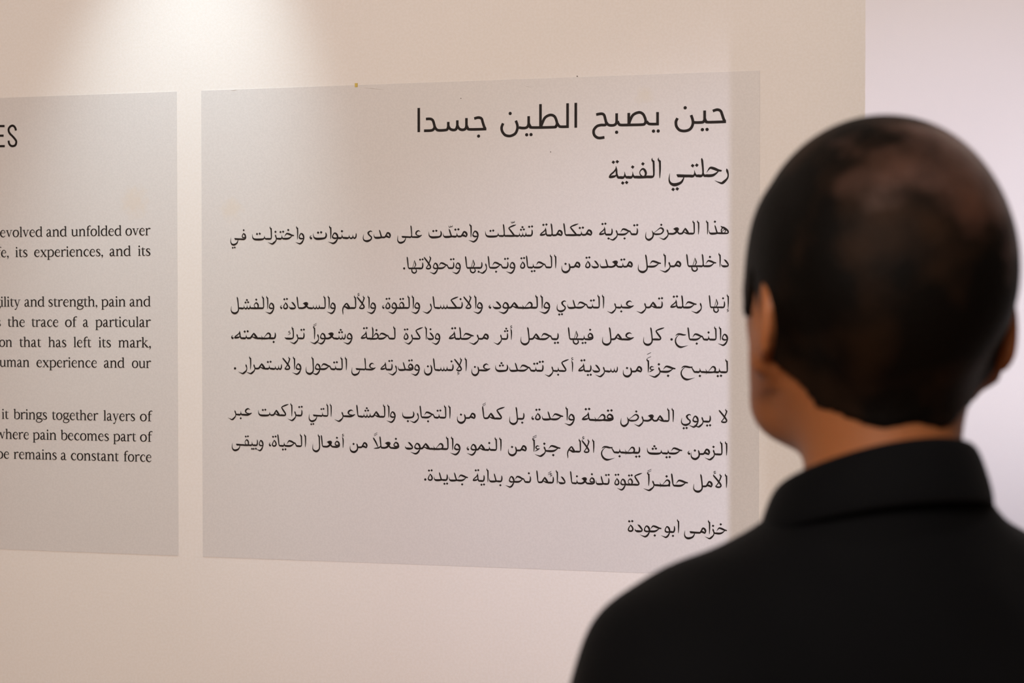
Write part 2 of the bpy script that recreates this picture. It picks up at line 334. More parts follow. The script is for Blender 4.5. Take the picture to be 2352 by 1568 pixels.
# Latin letters, x runs right
LAT={
'a':(86,'56,86,16 56,22,17 62,7,12 73,3,8 84,9,3|13,84,12 20,100,9 38,109,9 51,100,14 56,82,16|56,64,7 32,54,10 15,38,15 14,18,16 26,4,13 42,9,9 56,24,7'),
'b':(98,'20,158,16 20,10,15|1,149,4 10,152,7 21,158,5|22,86,6 40,103,9 60,107,11 82,84,16 86,54,18 80,22,16 58,3,10 36,4,8 20,14,6'),
'c':(82,'72,82,11 64,101,9 49,108,9 26,92,14 14,56,18 24,20,17 46,4,11 63,8,8 77,24,4'),
'd':(102,'80,158,16 80,20,16 84,6,9 99,5,5|60,149,4 70,152,7 81,158,5|78,86,6 62,105,9 42,107,11 17,84,16 12,52,18 20,20,16 40,3,11 60,8,8 79,26,6'),
'e':(87,'16,65,6 72,65,6|73,64,10 69,91,10 47,108,9 24,92,13 13,54,18 24,18,17 47,3,11 64,8,8 79,24,4'),
'f':(58,'26,4,16 26,122,16 34,146,12 52,157,9 66,149,11|6,105,7 56,105,7|8,3,6 50,3,6'),
'g':(92,'44,108,9 20,96,13 14,70,16 24,48,12 44,41,9 66,54,13 72,80,15 64,100,12 44,108,9|64,100,8 78,106,9 92,103,8|24,52,8 14,36,10 24,22,13|22,22,13 60,13,17 86,2,14 82,-24,11 50,-44,9 16,-36,11 8,-14,12 26,16,7'),
'h':(102,'20,158,16 20,4,16|1,149,4 10,152,7 21,158,5|22,80,6 42,101,10 58,105,13 75,90,17 78,60,17 78,4,17|3,3,6 38,3,6|61,3,6 97,3,6'),
'i':(44,'21,106,16 21,4,16|3,99,4 12,102,7 22,107,5|3,3,6 40,3,6|O19,144,10'),
'k':(98,'20,158,16 20,4,16|1,149,4 10,152,7 21,158,5|22,46,7 64,100,7|48,105,6 84,105,6|36,62,8 54,38,17 80,6,17|3,3,6 38,3,6|68,3,6 102,3,6'),
'l':(44,'21,158,16 21,4,16|2,149,4 11,152,7 22,158,5|3,3,6 40,3,6'),
'm':(152,'20,106,16 20,4,16|2,99,4 11,102,7 21,107,5|22,80,6 40,101,10 54,105,12 70,90,16 72,60,16 72,4,16|74,80,6 94,101,10 108,105,12 123,90,16 126,60,16 126,4,16|3,3,6 37,3,6|57,3,6 88,3,6|110,3,6 145,3,6'),
'n':(102,'20,106,16 20,4,16|2,99,4 11,102,7 21,107,5|22,80,6 42,101,10 58,105,13 75,90,17 78,60,17 78,4,17|3,3,6 38,3,6|61,3,6 97,3,6'),
'o':(98,'48,108,9 23,92,14 13,55,18 23,16,14 48,3,9 74,18,14 84,55,18 74,94,14 48,108,9'),
'p':(100,'20,106,16 20,-44,16|2,99,4 11,102,7 21,107,5|22,86,6 40,103,9 60,107,11 82,84,16 86,54,18 80,22,16 58,3,10 36,4,8 20,14,6|3,-45,6 42,-45,6'),
'r':(72,'20,106,16 20,4,16|2,99,4 11,102,7 21,107,5|22,78,6 38,98,9 52,105,13 66,100,15 70,96,13|3,3,6 40,3,6'),
's':(72,'58,84,7 54,101,8 36,108,9 17,96,14 18,74,16 44,50,18 58,30,16 49,9,11 28,3,9 12,10,8 8,28,6'),
't':(58,'22,130,4 22,104,14 23,24,17 33,6,12 48,6,7 58,14,3|3,104,7 54,105,7'),
'u':(104,'20,105,16 20,34,16 30,9,14 50,5,11 70,18,8 79,32,6|79,105,16 79,18,16 85,6,8 100,4,4|3,103,6 20,105,6|62,103,6 79,105,6'),
'v':(90,'16,105,16 46,6,14|45,4,7 74,105,7|0,105,6 36,105,6|60,105,6 92,105,6'),
'w':(134,'16,105,16 42,6,14|41,4,7 64,100,7|62,105,16 90,6,14|89,4,7 116,105,7|0,105,6 36,105,6|102,105,6 134,105,6'),
'x':(94,'16,105,17 76,4,17|76,105,7 16,4,7|2,105,6 36,105,6|60,105,6 92,105,6|0,3,6 32,3,6|58,3,6 96,3,6'),
'y':(90,'16,105,16 46,8,14|74,105,7 46,8,8 36,-24,8 24,-42,11 10,-38,14|0,105,6 36,105,6|60,105,6 92,105,6'),
',':(36,'O16,10,11|22,6,10 20,-10,7 8,-30,2'),
}
def lat_strokes(word):
    res=[];x=0
    for c in word:
        adv,spec=LAT[c]
        for s in spec.split('|'):
            if s[0]=='O':
                a,b,r=map(float,s[1:].split(',')); res.append(('O',a+x,b,r)); continue
            res.append([(float(a)+x,float(b),float(w)) for a,b,w in (p.split(',') for p in s.split())])
        x+=adv
    return res
ARABIC=[
 (1677.6,[('هذا', 331.9, 298.0), ('المعرض', 288.1, 206.5), ('تجربة', 196.1, 135.9), ('متكاملة', 125.3, 43.9), ('تشكّلت', 33.5, -42.2), ('وامتدّت', -52.8, -133.3), ('على', -143.9, -184.2), ('مدى', -194.8, -240.9), ('سنوات،', -251.0, -329.6), ('واختزلت', -338.4, -426.9), ('في', -437.3, -464.1)]),
 (1628.5,[('داخلها', 331.9, 268.5), ('مراحل', 260.9, 195.5), ('متعددة', 187.5, 114.7), ('من', 107.1, 77.8), ('الحياة', 70.0, 13.1), ('وتجاربها', 5.4, -74.4), ('وتحولاتها', -81.4, -168.7), ('.', -171.4, -174.6)]),
 (1566.6,[('إنها', 332.5, 302.5), ('رحلة', 291.9, 244.5), ('تمر', 233.8, 193.5), ('عبر', 189.4, 148.3), ('التحدي', 144.1, 70.4), ('والصمود،', 60.2, -36.9), ('والانكسار', -46.2, -143.2), ('والقوة،', -147.1, -209.1), ('والألم', -219.3, -275.2), ('والسعادة،', -286.1, -379.6), ('والفشل', -389.5, -463.9)]),
 (1518.3,[('والنجاح', 331.1, 251.6), ('.', 248.3, 245.0), ('كل', 235.7, 203.8), ('عمل', 189.7, 140.9), ('فيها', 127.3, 88.0), ('يحمل', 74.1, 13.8), ('أثر', 0.8, -28.8), ('مرحلة', -36.7, -100.7), ('وذاكرة', -114.5, -173.9), ('لحظة', -187.3, -244.5), ('وشعوراً', -258.3, -329.3), ('ترك', -337.8, -372.2), ('بصمته،', -386.7, -463.5)]),
 (1469.5,[('ليصبح', 331.1, 260.3), ('جزءاW', 252.7, 208.7), ('من', 202.1, 172.7), ('سردية', 165.0, 103.9), ('أكبر', 96.6, 51.6), ('تتحدث', 50.5, -26.3), ('عن', -34.1, -64.3), ('الإنسان', -71.5, -140.6), ('وقدرته', -147.7, -212.1), ('على', -219.9, -260.1), ('التحول', -267.3, -336.6), ('والاستمرار', -343.9, -451.5), ('.', -455.1, -458.8)]),
 (1395,[('لا', 330.6, 317.7), ('يروي', 306.4, 261.2), ('المعرض', 250.5, 169.0), ('قصة', 158.6, 109.6), ('واحدة،', 98.5, 30.9), ('بل', 19.9, -4.1), ('كماً', -11.2, -47.3), ('من', -57.7, -87.6), ('التجارب', -97.7, -176.4), ('والمشاعر', -187.3, -288.5), ('التي', -293.0, -331.5), ('تراكمت', -341.7, -417.3), ('عبر', -428.1, -469.3)]),
 (1346,[('الزمن،', 330.6, 271.2), ('حيث', 263.1, 209.8), ('يصبح', 199.9, 139.3), ('الألم', 129.2, 86.8), ('جزءاً', 76.4, 32.3), ('من', 23.4, -6.1), ('النمو،', -16.1, -72.0), ('والصمود', -82.0, -171.9), ('فعلاً', -181.6, -224.3), ('من', -233.7, -263.1), ('أفعال', -272.4, -325.6), ('الحياة،', -336.0, -399.3), ('ويبقى', -408.6, -462.8)]),
 (1297.4,[('الأمل', 330.6, 279.7), ('حاضراً', 271.8, 204.3), ('كقوة', 202.3, 160.0), ('تدفعنا', 152.7, 91.5), ('دائمًا', 84.1, 38.6), ('نحو', 30.2, -10.1), ('بداية', -15.0, -62.4), ('جديدة', -69.9, -134.9), ('.', -137.2, -140.7)]),
]
SIGN=(1227.1,[('خزامى', 330.2, 266.1), ('ابو', 258.8, 231.4), ('جودة', 231.8, 180.6)])
SUB=(1764.8,[('رحلتي', 331.5, 241.7), ('الفنية', 230.3, 150.7)])
ENGLISH=[
 (1687.2,[('evolved', -875.9, -797.5), ('and', -790.5, -753.1), ('unfolded', -745.2, -654.7), ('over', -647.9, -603.1)]),
 (1653.8,[('life,', -893.1, -860.1), ('its', -847.5, -825.3), ('experiences,', -813.1, -688.3), ('and', -676.4, -638.4), ('its', -625.8, -603.7)]),
 (1571.1,[('fragility', -915.3, -838.5), ('and', -831.4, -794.4), ('strength,', -787.4, -698.9), ('pain', -691.7, -648.1), ('and', -641.0, -603.7)]),
 (1537.5,[('is', -889.4, -875.3), ('the', -862.5, -830.8), ('trace', -818.5, -769.5), ('of', -757.3, -735.0), ('a', -724.9, -714.5), ('particular', -702.5, -603.1)]),
 (1503.9,[('ion', -884.4, -854.5), ('that', -841.0, -800.8), ('has', -788.0, -755.2), ('left', -742.2, -709.7), ('its', -696.8, -674.7), ('mark,', -661.4, -603.7)]),
 (1470.4,[('human', -891.0, -822.9), ('experience', -809.9, -700.1), ('and', -687.5, -650.5), ('our', -637.4, -603.1)]),
 (1383.2,[('it', -874.3, -861.3), ('brings', -852.7, -791.0), ('together', -781.9, -697.7), ('layers', -688.7, -632.3), ('of', -623.6, -601.1)]),
 (1349.7,[('where', -884.9, -824.6), ('pain', -817.4, -774.0), ('becomes', -766.4, -679.1), ('part', -671.3, -630.3), ('of', -623.6, -601.1)]),
 (1316.6,[('hope', -910.0, -861.3), ('remains', -852.7, -773.7), ('a', -766.2, -755.5), ('constant', -747.9, -661.2), ('force', -652.5, -603.5)]),
]
TITLE=[
 '307.6,1861.7 314.3,1863.5 319.3,1861.3 321.6,1855.7 323.8,1849.1 325.6,1846.0|327.3,1845.2 300.8,1845.2 297.3,1847.1 295.5,1851.2|295.5,1862.9 295.5,1849.6|295.5,1849.6 294.3,1846.7 291.9,1845.3 283.5,1845.2 279.4,1845.6|275.3,1856.6 277.6,1849.6 278.0,1843.6 275.7,1837.7 271.6,1834.3 265.0,1833.0 258.0,1834.7 253.6,1839.9 252.5,1845.4 253.0,1848.7 255.0,1852.6',
 '224.9,1862.7 224.9,1842.7|226.9,1844.6 214.2,1844.9 210.5,1846.3 208.3,1849.4|181.6,1845.8 183.0,1850.7 187.7,1859.3 196.5,1863.0 202.8,1860.3 206.1,1853.6 206.8,1848.9 205.4,1845.7 201.5,1844.4 181.6,1844.5 168.9,1844.8 165.9,1846.8 164.1,1850.7|181.2,1862.7 181.2,1844.7|162.7,1862.7 162.7,1850.7|162.7,1850.7 161.7,1846.9 158.4,1844.8 152.3,1844.8 148.6,1846.7 147.2,1849.5|131.3,1861.6 139.2,1862.7 143.4,1860.6 145.6,1853.4 146.8,1848.8 148.9,1845.9|146.4,1846.8 144.5,1845.4 138.3,1845.5 132.2,1843.7 127.6,1838.0 128.1,1831.3 132.2,1827.1 137.2,1825.9 144.1,1826.8',
 '99.8,1880.5 99.8,1842.6',
 '87.1,1880.3 87.1,1842.6|89.1,1844.6 76.6,1844.8 73.2,1846.7 71.2,1850.1|45.5,1845.2 47.2,1849.9 52.0,1859.3 60.2,1863.2 66.8,1860.7 70.1,1853.4 70.6,1848.8 68.9,1845.7 65.3,1844.4 31.9,1844.8 28.8,1846.8 26.7,1850.8|44.9,1880.3 44.9,1845.0|26.4,1862.4 26.4,1850.8|26.4,1850.8 25.0,1846.7 21.6,1844.6 15.9,1844.5 11.0,1845.5|6.2,1856.1 8.5,1849.6 8.7,1844.0 6.2,1837.4 1.6,1834.0 -4.1,1832.7 -10.8,1834.5 -15.0,1839.7 -16.3,1844.7 -15.6,1848.6 -13.8,1852.5',
 '-59.8,1861.2 -53.1,1862.6 -48.1,1860.7 -46.2,1855.0 -43.8,1848.0 -41.9,1844.9|-40.4,1844.5 -66.4,1844.7 -70.1,1846.7 -71.9,1850.8|-72.2,1862.4 -72.2,1849.7|-72.2,1849.7 -73.9,1845.8 -77.8,1844.3 -82.1,1845.2 -85.0,1847.8 -86.6,1851.2|-86.8,1859.3 -86.8,1850.1|-87.1,1850.1 -88.7,1845.9 -92.0,1844.4 -96.6,1845.3 -99.5,1847.6 -101.1,1851.1|-101.3,1857.3 -101.3,1849.9|-101.3,1849.9 -103.0,1845.8 -107.1,1844.6 -117.1,1844.6 -120.9,1846.8 -123.3,1850.6|-137.4,1862.8 -130.5,1862.8 -126.4,1860.5 -124.2,1854.5 -123.5,1849.4 -125.9,1845.8 -130.0,1844.6 -140.5,1844.6',
 '-149.0,1880.4 -149.0,1842.6',
]
TITLE_DOTS=[(266.4,1867.8),(292.2,1834.3),(299.2,1834.4),(218.8,1834.1),(225.9,1834.1),(162.7,1834.0),(-2.7,1867.4),(23.3,1833.9),(30.1,1834.0),(-52.8,1833.9)]
ES=['-886.3,1874.8 -886.5,1837.7|-888.3,1873.0 -866.2,1872.4|-886.4,1856.9 -868.1,1856.5|-888.6,1839.5 -866.0,1839.0','-845.3,1864.4 -846.5,1868.4 -848.6,1871.4 -851.9,1872.7 -855.7,1871.4 -858.6,1867.8 -858.6,1863.6 -856.3,1859.4 -851.7,1855.1 -847.7,1850.8 -845.1,1847.1 -845.1,1843.4 -847.0,1839.9 -851.8,1838.6 -855.9,1840.2 -858.2,1843.7 -859.0,1848.1',]
KV = 0.1105                                # millimetres per pen unit
def letter_mesh(name, groups, parent, m=None):
    """groups: list of (strokes in millimetres on the panel: ribbons as point lists or ('P', polygon))"""
    V = []; Fc = []; dz = 0                # each pen stroke lies a hair above the one before
    for s in groups:
        if s[0] == 'P':
            b = len(V); dz += 1; V += [(*p_, dz) for p_ in s[1]]; Fc.append(tuple(range(b, b+len(s[1])))[::-1]); continue
        L, R = ribbon(s)
        b = len(V); n = len(L); dz += 1
        for a, c in zip(L, R): V.append((*a, dz)); V.append((*c, dz))
        for i in range(n-1): Fc.append((b+2*i, b+2*i+1, b+2*i+3, b+2*i+2))
    verts = [(u/1000, -0.0009-0.00001*(k % 16), v/1000) for u, v, k in V]
    o = mesh(name, verts, Fc, m or M_INK, parent)
    return o
def place(strk, uL, uR, v, kv, wscale=1.0):
    xs = []
    for s in strk:
        if s[0] == 'D': xs += [s[1]-15.5, s[1]+15.5]
        elif s[0] == 'O': xs += [s[1]-s[3], s[1]+s[3]]
        else:
            L, R = ribbon(s, 4); xs += [q[0] for q in L+R]
    x0, x1 = min(xs), max(xs); k = (uR-uL)/(x1-x0)
    kw = (k+kv)/2*wscale
    out = []
    for s in strk:
        if s[0] == 'D':
            cx, cy, r = uL+(s[1]-x0)*k, v+s[2]*kv, 15.5*kw
            out.append(('P', [(cx-r, cy-2*kv), (cx-3*kv, cy+r), (cx+r, cy+3*kv), (cx+2*kv, cy-r)]))
        elif s[0] == 'O':
            cx, cy, r = uL+(s[1]-x0)*k, v+s[2]*kv, s[3]*kw
            out.append(('P', [(cx+r*math.cos(a*PI/8), cy+r*math.sin(a*PI/8)) for a in range(16)]))
        else: out.append([(uL+(x-x0)*k, v+y*kv, wd*kw) for x, y, wd in s])
    return out
def line_of(words, v, kv, fn, rtl=True, ws=1.0):
    out = []
    for wtxt, a, b in words:
        uR, uL = (a, b) if rtl else (b, a)
        out += place(fn(wtxt), uL, uR, v, kv, ws)
    return out
def flat_strokes(spec, width):
    out = []
    for s in spec.split('|'):
        out.append([(float(p.split(',')[0]), float(p.split(',')[1]), width) for p in s.split()])
    return out
def disc(u, v, r, n=20): return ('P', [(u+r*math.cos(2*PI*a/n), v+r*math.sin(2*PI*a/n)) for a in range(n)])
def ridge(name, pts, parent, h, wd, m):
    """a small raised crease in the vinyl"""
    V = []; Fc = []; n = len(pts)
    for i, (u, v) in enumerate(pts):
        a = pts[max(0, i-1)]; b = pts[min(n-1, i+1)]; dx, dy = b[0]-a[0], b[1]-a[1]; l = math.hypot(dx, dy)
        t = math.sin(PI*(i+0.15)/(n-1+0.3)); nx, ny = -dy/l, dx/l
        for k, hh in ((-1, 0), (-.4, .8), (0, 1), (.4, .8), (1, 0)):
            V.append(((u+nx*k*wd*t)/1000, -0.0005-hh*h*t/1000, (v+ny*k*wd*t)/1000))
    for i in range(n-1):
        for j in range(4): b = i*5+j; Fc.append((b, b+1, b+6, b+5))
    return mesh(name, V, Fc, m, parent, True)

def panel(name, uL, uR, label):
    e = empty(name, WALL_O, WALL_RZ, label, 'text panel', 'wall text panels')
    V, Fc = box_geo(uL/1000, uR/1000, -0.0006, -0.0001, 1.1643, 1.9196)
    mesh('vinyl_sheet', V, Fc, M_VINYL, e)
    return e
pa = panel('exhibition_text_panel', -514, 377.2, 'grey wall text panel in Arabic, beside the standing man')
for wd in TITLE:
    st = flat_strokes(wd, 4.15); us = [p_[0] for s in st for p_ in s]
    st += [disc(u, v, 2.5) for u, v in TITLE_DOTS if min(us)-4 < u < max(us)+4]
    letter_mesh('title_word', st, pa)['label'] = 'word of the large black sans Arabic title'
o = letter_mesh('subtitle_lettering', line_of(SUB[1], SUB[0]-1.3, KV*1.44, strokes, True, 1.16), pa); o['label'] = 'black Arabic subtitle'
for v, words in ARABIC: letter_mesh('text_line', line_of(words, v, KV, strokes, True, 1.16), pa)
o = letter_mesh('signature_lettering', line_of(SIGN[1], SIGN[0], KV, strokes, True, 1.16), pa); o['label'] = 'artist name under the text'
o = mesh('paint_fleck', *box_geo(-0.2535, -0.2490, -0.0016, -0.0006, 1.9165, 1.9225), M_YELLOW, pa); o['label'] = 'tiny yellow fleck on the top edge'
ridge('crease', [(-240, 1915.4), (-232, 1914.4), (-222, 1913.2), (-212, 1912), (-202, 1911)], pa, 0.8, 0.8, M_VINYL)
ridge('crease', [(18, 1909.5), (23, 1908.6), (28, 1907.2), (33, 1905.5)], pa, 0.6, 0.7, M_VINYL)
ridge('crease', [(-464, 1918), (-456, 1919), (-448, 1919.3)], pa, 0.7, 0.8, M_VINYL)
for u, v, r in ((-81, 1893.2, .8), (60.8, 1806.6, .8), (102, 1921, .9)):
    letter_mesh('dust_fleck', [disc(u, v, r, 8)], pa, M_DUST)

pb = panel('exhibition_text_panel', -1448, -556.8, 'grey wall text panel in English, cut by the left edge')
for s in ES: letter_mesh('title_letter', flat_strokes(s, 3.75), pb)['label'] = 'condensed black sans capital'
for v, words in ENGLISH: letter_mesh('text_line', line_of(words, v, 0.1075, lat_strokes, False, 1.18), pb)
# ------------------------------------------------------------------ person: implicit surfaces meshed with surface nets
f32 = np.float32
class Field:
    def __init__(s, lo, hi, h):
        s.lo = np.array(lo, float); s.h = h
        s.n = [int(math.ceil((b-a)/h))+1 for a, b in zip(lo, hi)]
        s.ax = [(s.lo[i]+np.arange(s.n[i])*h).astype(f32) for i in range(3)]
        s.F = np.full(s.n, 0.06, f32)
    def sl(s, lo, hi, m=0.05):
        out = []
        for i in range(3):
            a = max(0, int(math.floor((lo[i]-m-s.lo[i])/s.h))); b = min(s.n[i], int(math.ceil((hi[i]+m-s.lo[i])/s.h))+1)
            out.append(slice(a, max(a, b)))
        return tuple(out)
    def pts(s, sl):
        return np.meshgrid(s.ax[0][sl[0]], s.ax[1][sl[1]], s.ax[2][sl[2]], indexing='ij', sparse=True)
    def apply(s, fn, lo, hi, k, mode='add'):
        sl = s.sl(lo, hi); X, Y, Z = s.pts(sl)
        if 0 in s.F[sl].shape: return
        d = fn(X, Y, Z).astype(f32); A = s.F[sl]
        if mode == 'add': s.F[sl] = smin(A, d, k)
        elif mode == 'sub': s.F[sl] = -smin(-A, d, k)
        elif mode == 'and': s.F[sl] = -smin(-A, -d, k)
    def mesh(s):
        F = s.F; neg = F < 0; h = s.h
        nx, ny, nz = s.n
        cnt = np.zeros((nx-1, ny-1, nz-1), np.int8)
        for a in (0, 1):
            for b in (0, 1):
                for c in (0, 1): cnt += neg[a:nx-1+a, b:ny-1+b, c:nz-1+c]
        cells = np.argwhere((cnt > 0) & (cnt < 8))
        idx = -np.ones((nx-1, ny-1, nz-1), np.int32); idx[tuple(cells.T)] = np.arange(len(cells))
        P = np.zeros((len(cells), 3)); N = np.zeros(len(cells))
        corners = [(a, b, c) for a in (0, 1) for b in (0, 1) for c in (0, 1)]
        for i, p in enumerate(corners):
            for q in corners[i+1:]:
                if sum(abs(p[t]-q[t]) for t in range(3)) != 1: continue
                fa = F[tuple((cells+p).T)]; fb = F[tuple((cells+q).T)]
                m = (fa < 0) != (fb < 0)
                t = np.where(m, fa/np.where(m, fa-fb, 1), 0)
                P += m[:, None]*(np.array(p)+t[:, None]*(np.array(q)-np.array(p))); N += m
        V = s.lo+(cells+P/N[:, None])*h
        faces = []
        for ax in range(3):
            u, w_ = [(1, 2), (2, 0), (0, 1)][ax]
            sa = [slice(None)]*3; sb = [slice(None)]*3; sa[ax] = slice(0, -1); sb[ax] = slice(1, None)
            A, B = neg[tuple(sa)], neg[tuple(sb)]
            for flip, msk in ((False, A & ~B), (True, ~A & B)):
                e = np.argwhere(msk); e = e[(e[:, u] > 0) & (e[:, w_] > 0) & (e[:, u] < s.n[u]-1) & (e[:, w_] < s.n[w_]-1)]
                if not len(e): continue
                q = []
                for du, dw in ((1, 1), (0, 1), (0, 0), (1, 0)):
                    g = e.copy(); g[:, u] -= du; g[:, w_] -= dw; q.append(idx[tuple(g.T)])
                q = np.stack(q, 1)
                faces.append(q[:, ::-1] if flip else q)
        return V, np.concatenate(faces)
def smin(a, b, k):
    if k <= 0: return np.minimum(a, b)
    h = np.maximum(k-np.abs(a-b), 0)/k
    return np.minimum(a, b)-h*h*k*0.25
def ell(c, r, rot=None):
    c = np.array(c, float); r = np.array(r, float)
    def fn(X, Y, Z):
        x, y, z = X-c[0], Y-c[1], Z-c[2]
        if rot is not None:
            R = rot
            x, y, z = (R[0][0]*x+R[1][0]*y+R[2][0]*z, R[0][1]*x+R[1][1]*y+R[2][1]*z, R[0][2]*x+R[1][2]*y+R[2][2]*z)
        k0 = np.sqrt((x/r[0])**2+(y/r[1])**2+(z/r[2])**2); k1 = np.sqrt((x/r[0]**2)**2+(y/r[1]**2)**2+(z/r[2]**2)**2)
        return k0*(k0-1)/np.maximum(k1, 1e-6)
    m = r.max() if rot is not None else r
    return fn, c-m, c+m
def cone(a, b, ra, rb, sy=1.0):
    a = np.array(a, float); b = np.array(b, float); ab = b-a; L2 = ab@ab
    def fn(X, Y, Z):
        x, y, z = X-a[0], (Y-a[1]), Z-a[2]
        t = np.clip((x*ab[0]+y*ab[1]+z*ab[2])/L2, 0, 1)
        dy = (y-t*ab[1])/sy
        return np.sqrt((x-t*ab[0])**2+dy**2+(z-t*ab[2])**2)-(ra+(rb-ra)*t)
    r = max(ra, rb)*max(1, sy)
    return fn, np.minimum(a, b)-r, np.maximum(a, b)+r
def rotm(axis, deg): return np.array(Matrix.Rotation(math.radians(deg), 3, axis))

HEAD_YAW = -16.0                        # the head looks a little more straight ahead than the chest
HEAD_ROLL = 3.0                         # and tips a little to the right
def headcoords(X, Y, Z):
    cr, sr = math.cos(math.radians(HEAD_ROLL)), math.sin(math.radians(HEAD_ROLL))
    X, Z = cr*X-sr*(Z-1.50), sr*X+cr*(Z-1.50)+1.50
    c, s_ = math.cos(math.radians(-HEAD_YAW)), math.sin(math.radians(-HEAD_YAW))
    return c*X-s_*Y, s_*X+c*Y, Z
def headspace(prim):
    """turn and tip a head-frame primitive about the neck"""
    fn, lo, hi = prim
    def g(X, Y, Z): return fn(*headcoords(X, Y, Z))
    return g, np.array(lo)-0.04, np.array(hi)+0.04
def head_core(F, grow=0.0):
    g = grow
    A = lambda p, k, mode='add': F.apply(*headspace(p), k, mode)
    A(ell((0, -0.004, 1.603), (0.0820+g, 0.1000+g, 0.0880+g)), 0.0)
    A(ell((0, -0.052, 1.575), (0.070+g, 0.058+g, 0.070+g)), 0.03)
    A(ell((0, 0.040, 1.540), (0.068+g, 0.062+g, 0.090+g)), 0.03)
    for sx in (-1, 1):
        A(cone((sx*0.063, 0.008, 1.514), (sx*0.047, 0.046, 1.484), 0.015+g, 0.017+g), 0.035)
        A(cone((sx*0.047, 0.046, 1.484), (sx*0.010, 0.088, 1.467), 0.017+g, 0.015+g), 0.035)
        A(ell((sx*0.050, 0.062, 1.545), (0.022+g, 0.022+g, 0.022+g)), 0.03)
        A(ell((sx*0.070, 0.000, 1.560), (0.010+g, 0.035+g, 0.05+g)), 0.03)
def face(F):
    A = lambda p, k, mode='add': F.apply(*headspace(p), k, mode)
    A(cone((0, 0.098, 1.585), (0, 0.117, 1.545), 0.007, 0.011), 0.014)
    A(ell((0, 0.108, 1.540), (0.016, 0.011, 0.009)), 0.010)
    for sx in (-1, 1):
        A(ell((sx*0.032, 0.104, 1.575), (0.015, 0.012, 0.010)), 0.012, 'sub')
        A(cone((sx*0.014, 0.098, 1.592), (sx*0.048, 0.086, 1.592), 0.006, 0.005), 0.012)
        A(ell((sx*0.032, 0.086, 1.574), (0.0125, 0.0125, 0.0115)), 0.003)
    A(cone((-0.020, 0.098, 1.510), (0.020, 0.098, 1.510), 0.0055, 0.0055), 0.008)
    A(cone((-0.018, 0.097, 1.499), (0.018, 0.097, 1.499), 0.0065, 0.0065), 0.008)
    A(cone((-0.022, 0.106, 1.5045), (0.022, 0.106, 1.5045), 0.0025, 0.0025), 0.004, 'sub')
    for sx in (-1, 1):                    # ears
        R = rotm('Z', sx*11) @ rotm('X', -8)
        A(ell((sx*0.0850, -0.025, 1.548), (0.0066, 0.0190, 0.0330), R), 0.008)
        A(ell((sx*0.081, -0.014, 1.546), (0.010, 0.012, 0.022), R), 0.010)
        A(ell((sx*0.0925, -0.022, 1.551), (0.0045, 0.0115, 0.020), R), 0.004, 'sub')
        A(ell((sx*0.0845, -0.012, 1.516), (0.0065, 0.009, 0.010)), 0.008)
def neck(F, g=0.0):
    F.apply(*cone((0, -0.022, 1.37), (0, -0.012, 1.54), 0.0545+g, 0.0500+g, 1.06), 0.035)
def trunk(F, g=0.0):
    for sx in (-1, 1):
        F.apply(*cone((sx*0.035, -0.028, 1.372), (sx*0.146, -0.020, 1.296), 0.044+g, 0.048+g), 0.05)
        F.apply(*cone((sx*0.06, -0.01, 1.275), (sx*0.142, -0.012, 1.288), 0.070+g, 0.060+g), 0.06)
        F.apply(*ell((sx*0.085, 0.02, 1.23), (0.09+g, 0.095+g, 0.12+g)), 0.06)
    F.apply(*ell((0, -0.01, 1.20), (0.165+g, 0.110+g, 0.19+g)), 0.05)
    F.apply(*ell((0, 0.01, 1.02), (0.155+g, 0.112+g, 0.16+g)), 0.08)
    F.apply(*ell((0, 0.0, 0.90), (0.165+g, 0.115+g, 0.12+g)), 0.06)
ARM = [((0.155, -0.018, 1.288), 0.053), ((0.212, -0.03, 1.075), 0.043), ((0.238, 0.045, 0.845), 0.027)]
def arms(F, g=0.0, last=1.0):
    for sx in (-1, 1):
        P = [((sx*p[0], p[1], p[2]), r) for p, r in ARM]
        F.apply(*cone(P[0][0], P[1][0], P[0][1]+g, P[1][1]+g), 0.05)
        e = tuple(a+(b-a)*last for a, b in zip(P[1][0], P[2][0]))
        F.apply(*cone(P[1][0], e, P[1][1]+g, P[2][1]+g), 0.02)
def legs(F, g=0.0, low=0.09):
    for sx in (-1, 1):
        F.apply(*cone((sx*0.085, 0, 0.86), (sx*0.098, 0.012, 0.47), 0.088+g, 0.060+g), 0.04)
        F.apply(*cone((sx*0.098, 0.012, 0.47), (sx*0.100, -0.012, low), 0.060+g, 0.040+g), 0.02)
def emit(F, name, m, parent, smooth_iter=0):
    V, Q = F.mesh()
    me = bpy.data.meshes.new(name)
    me.vertices.add(len(V)); me.vertices.foreach_set('co', V.astype(f32).ravel())
    me.loops.add(len(Q)*4); me.loops.foreach_set('vertex_index', Q.astype(np.int32).ravel())
    me.polygons.add(len(Q)); me.polygons.foreach_set('loop_start', np.arange(0, len(Q)*4, 4, dtype=np.int32))
    me.polygons.foreach_set('loop_total', np.full(len(Q), 4, np.int32))
    me.update(calc_edges=True); me.validate()
    me.polygons.foreach_set('use_smooth', np.ones(len(me.polygons), bool))
    o = link(name, me, m, parent)
    if smooth_iter:
        md = o.modifiers.new('smooth', 'SMOOTH'); md.factor = 0.5; md.iterations = smooth_iter
    return o

person = empty('person', (0.259, 1.03, 0), math.radians(20),
               'man seen from behind in black collared shirt, dark cropped hair, reading the wall text', 'person')
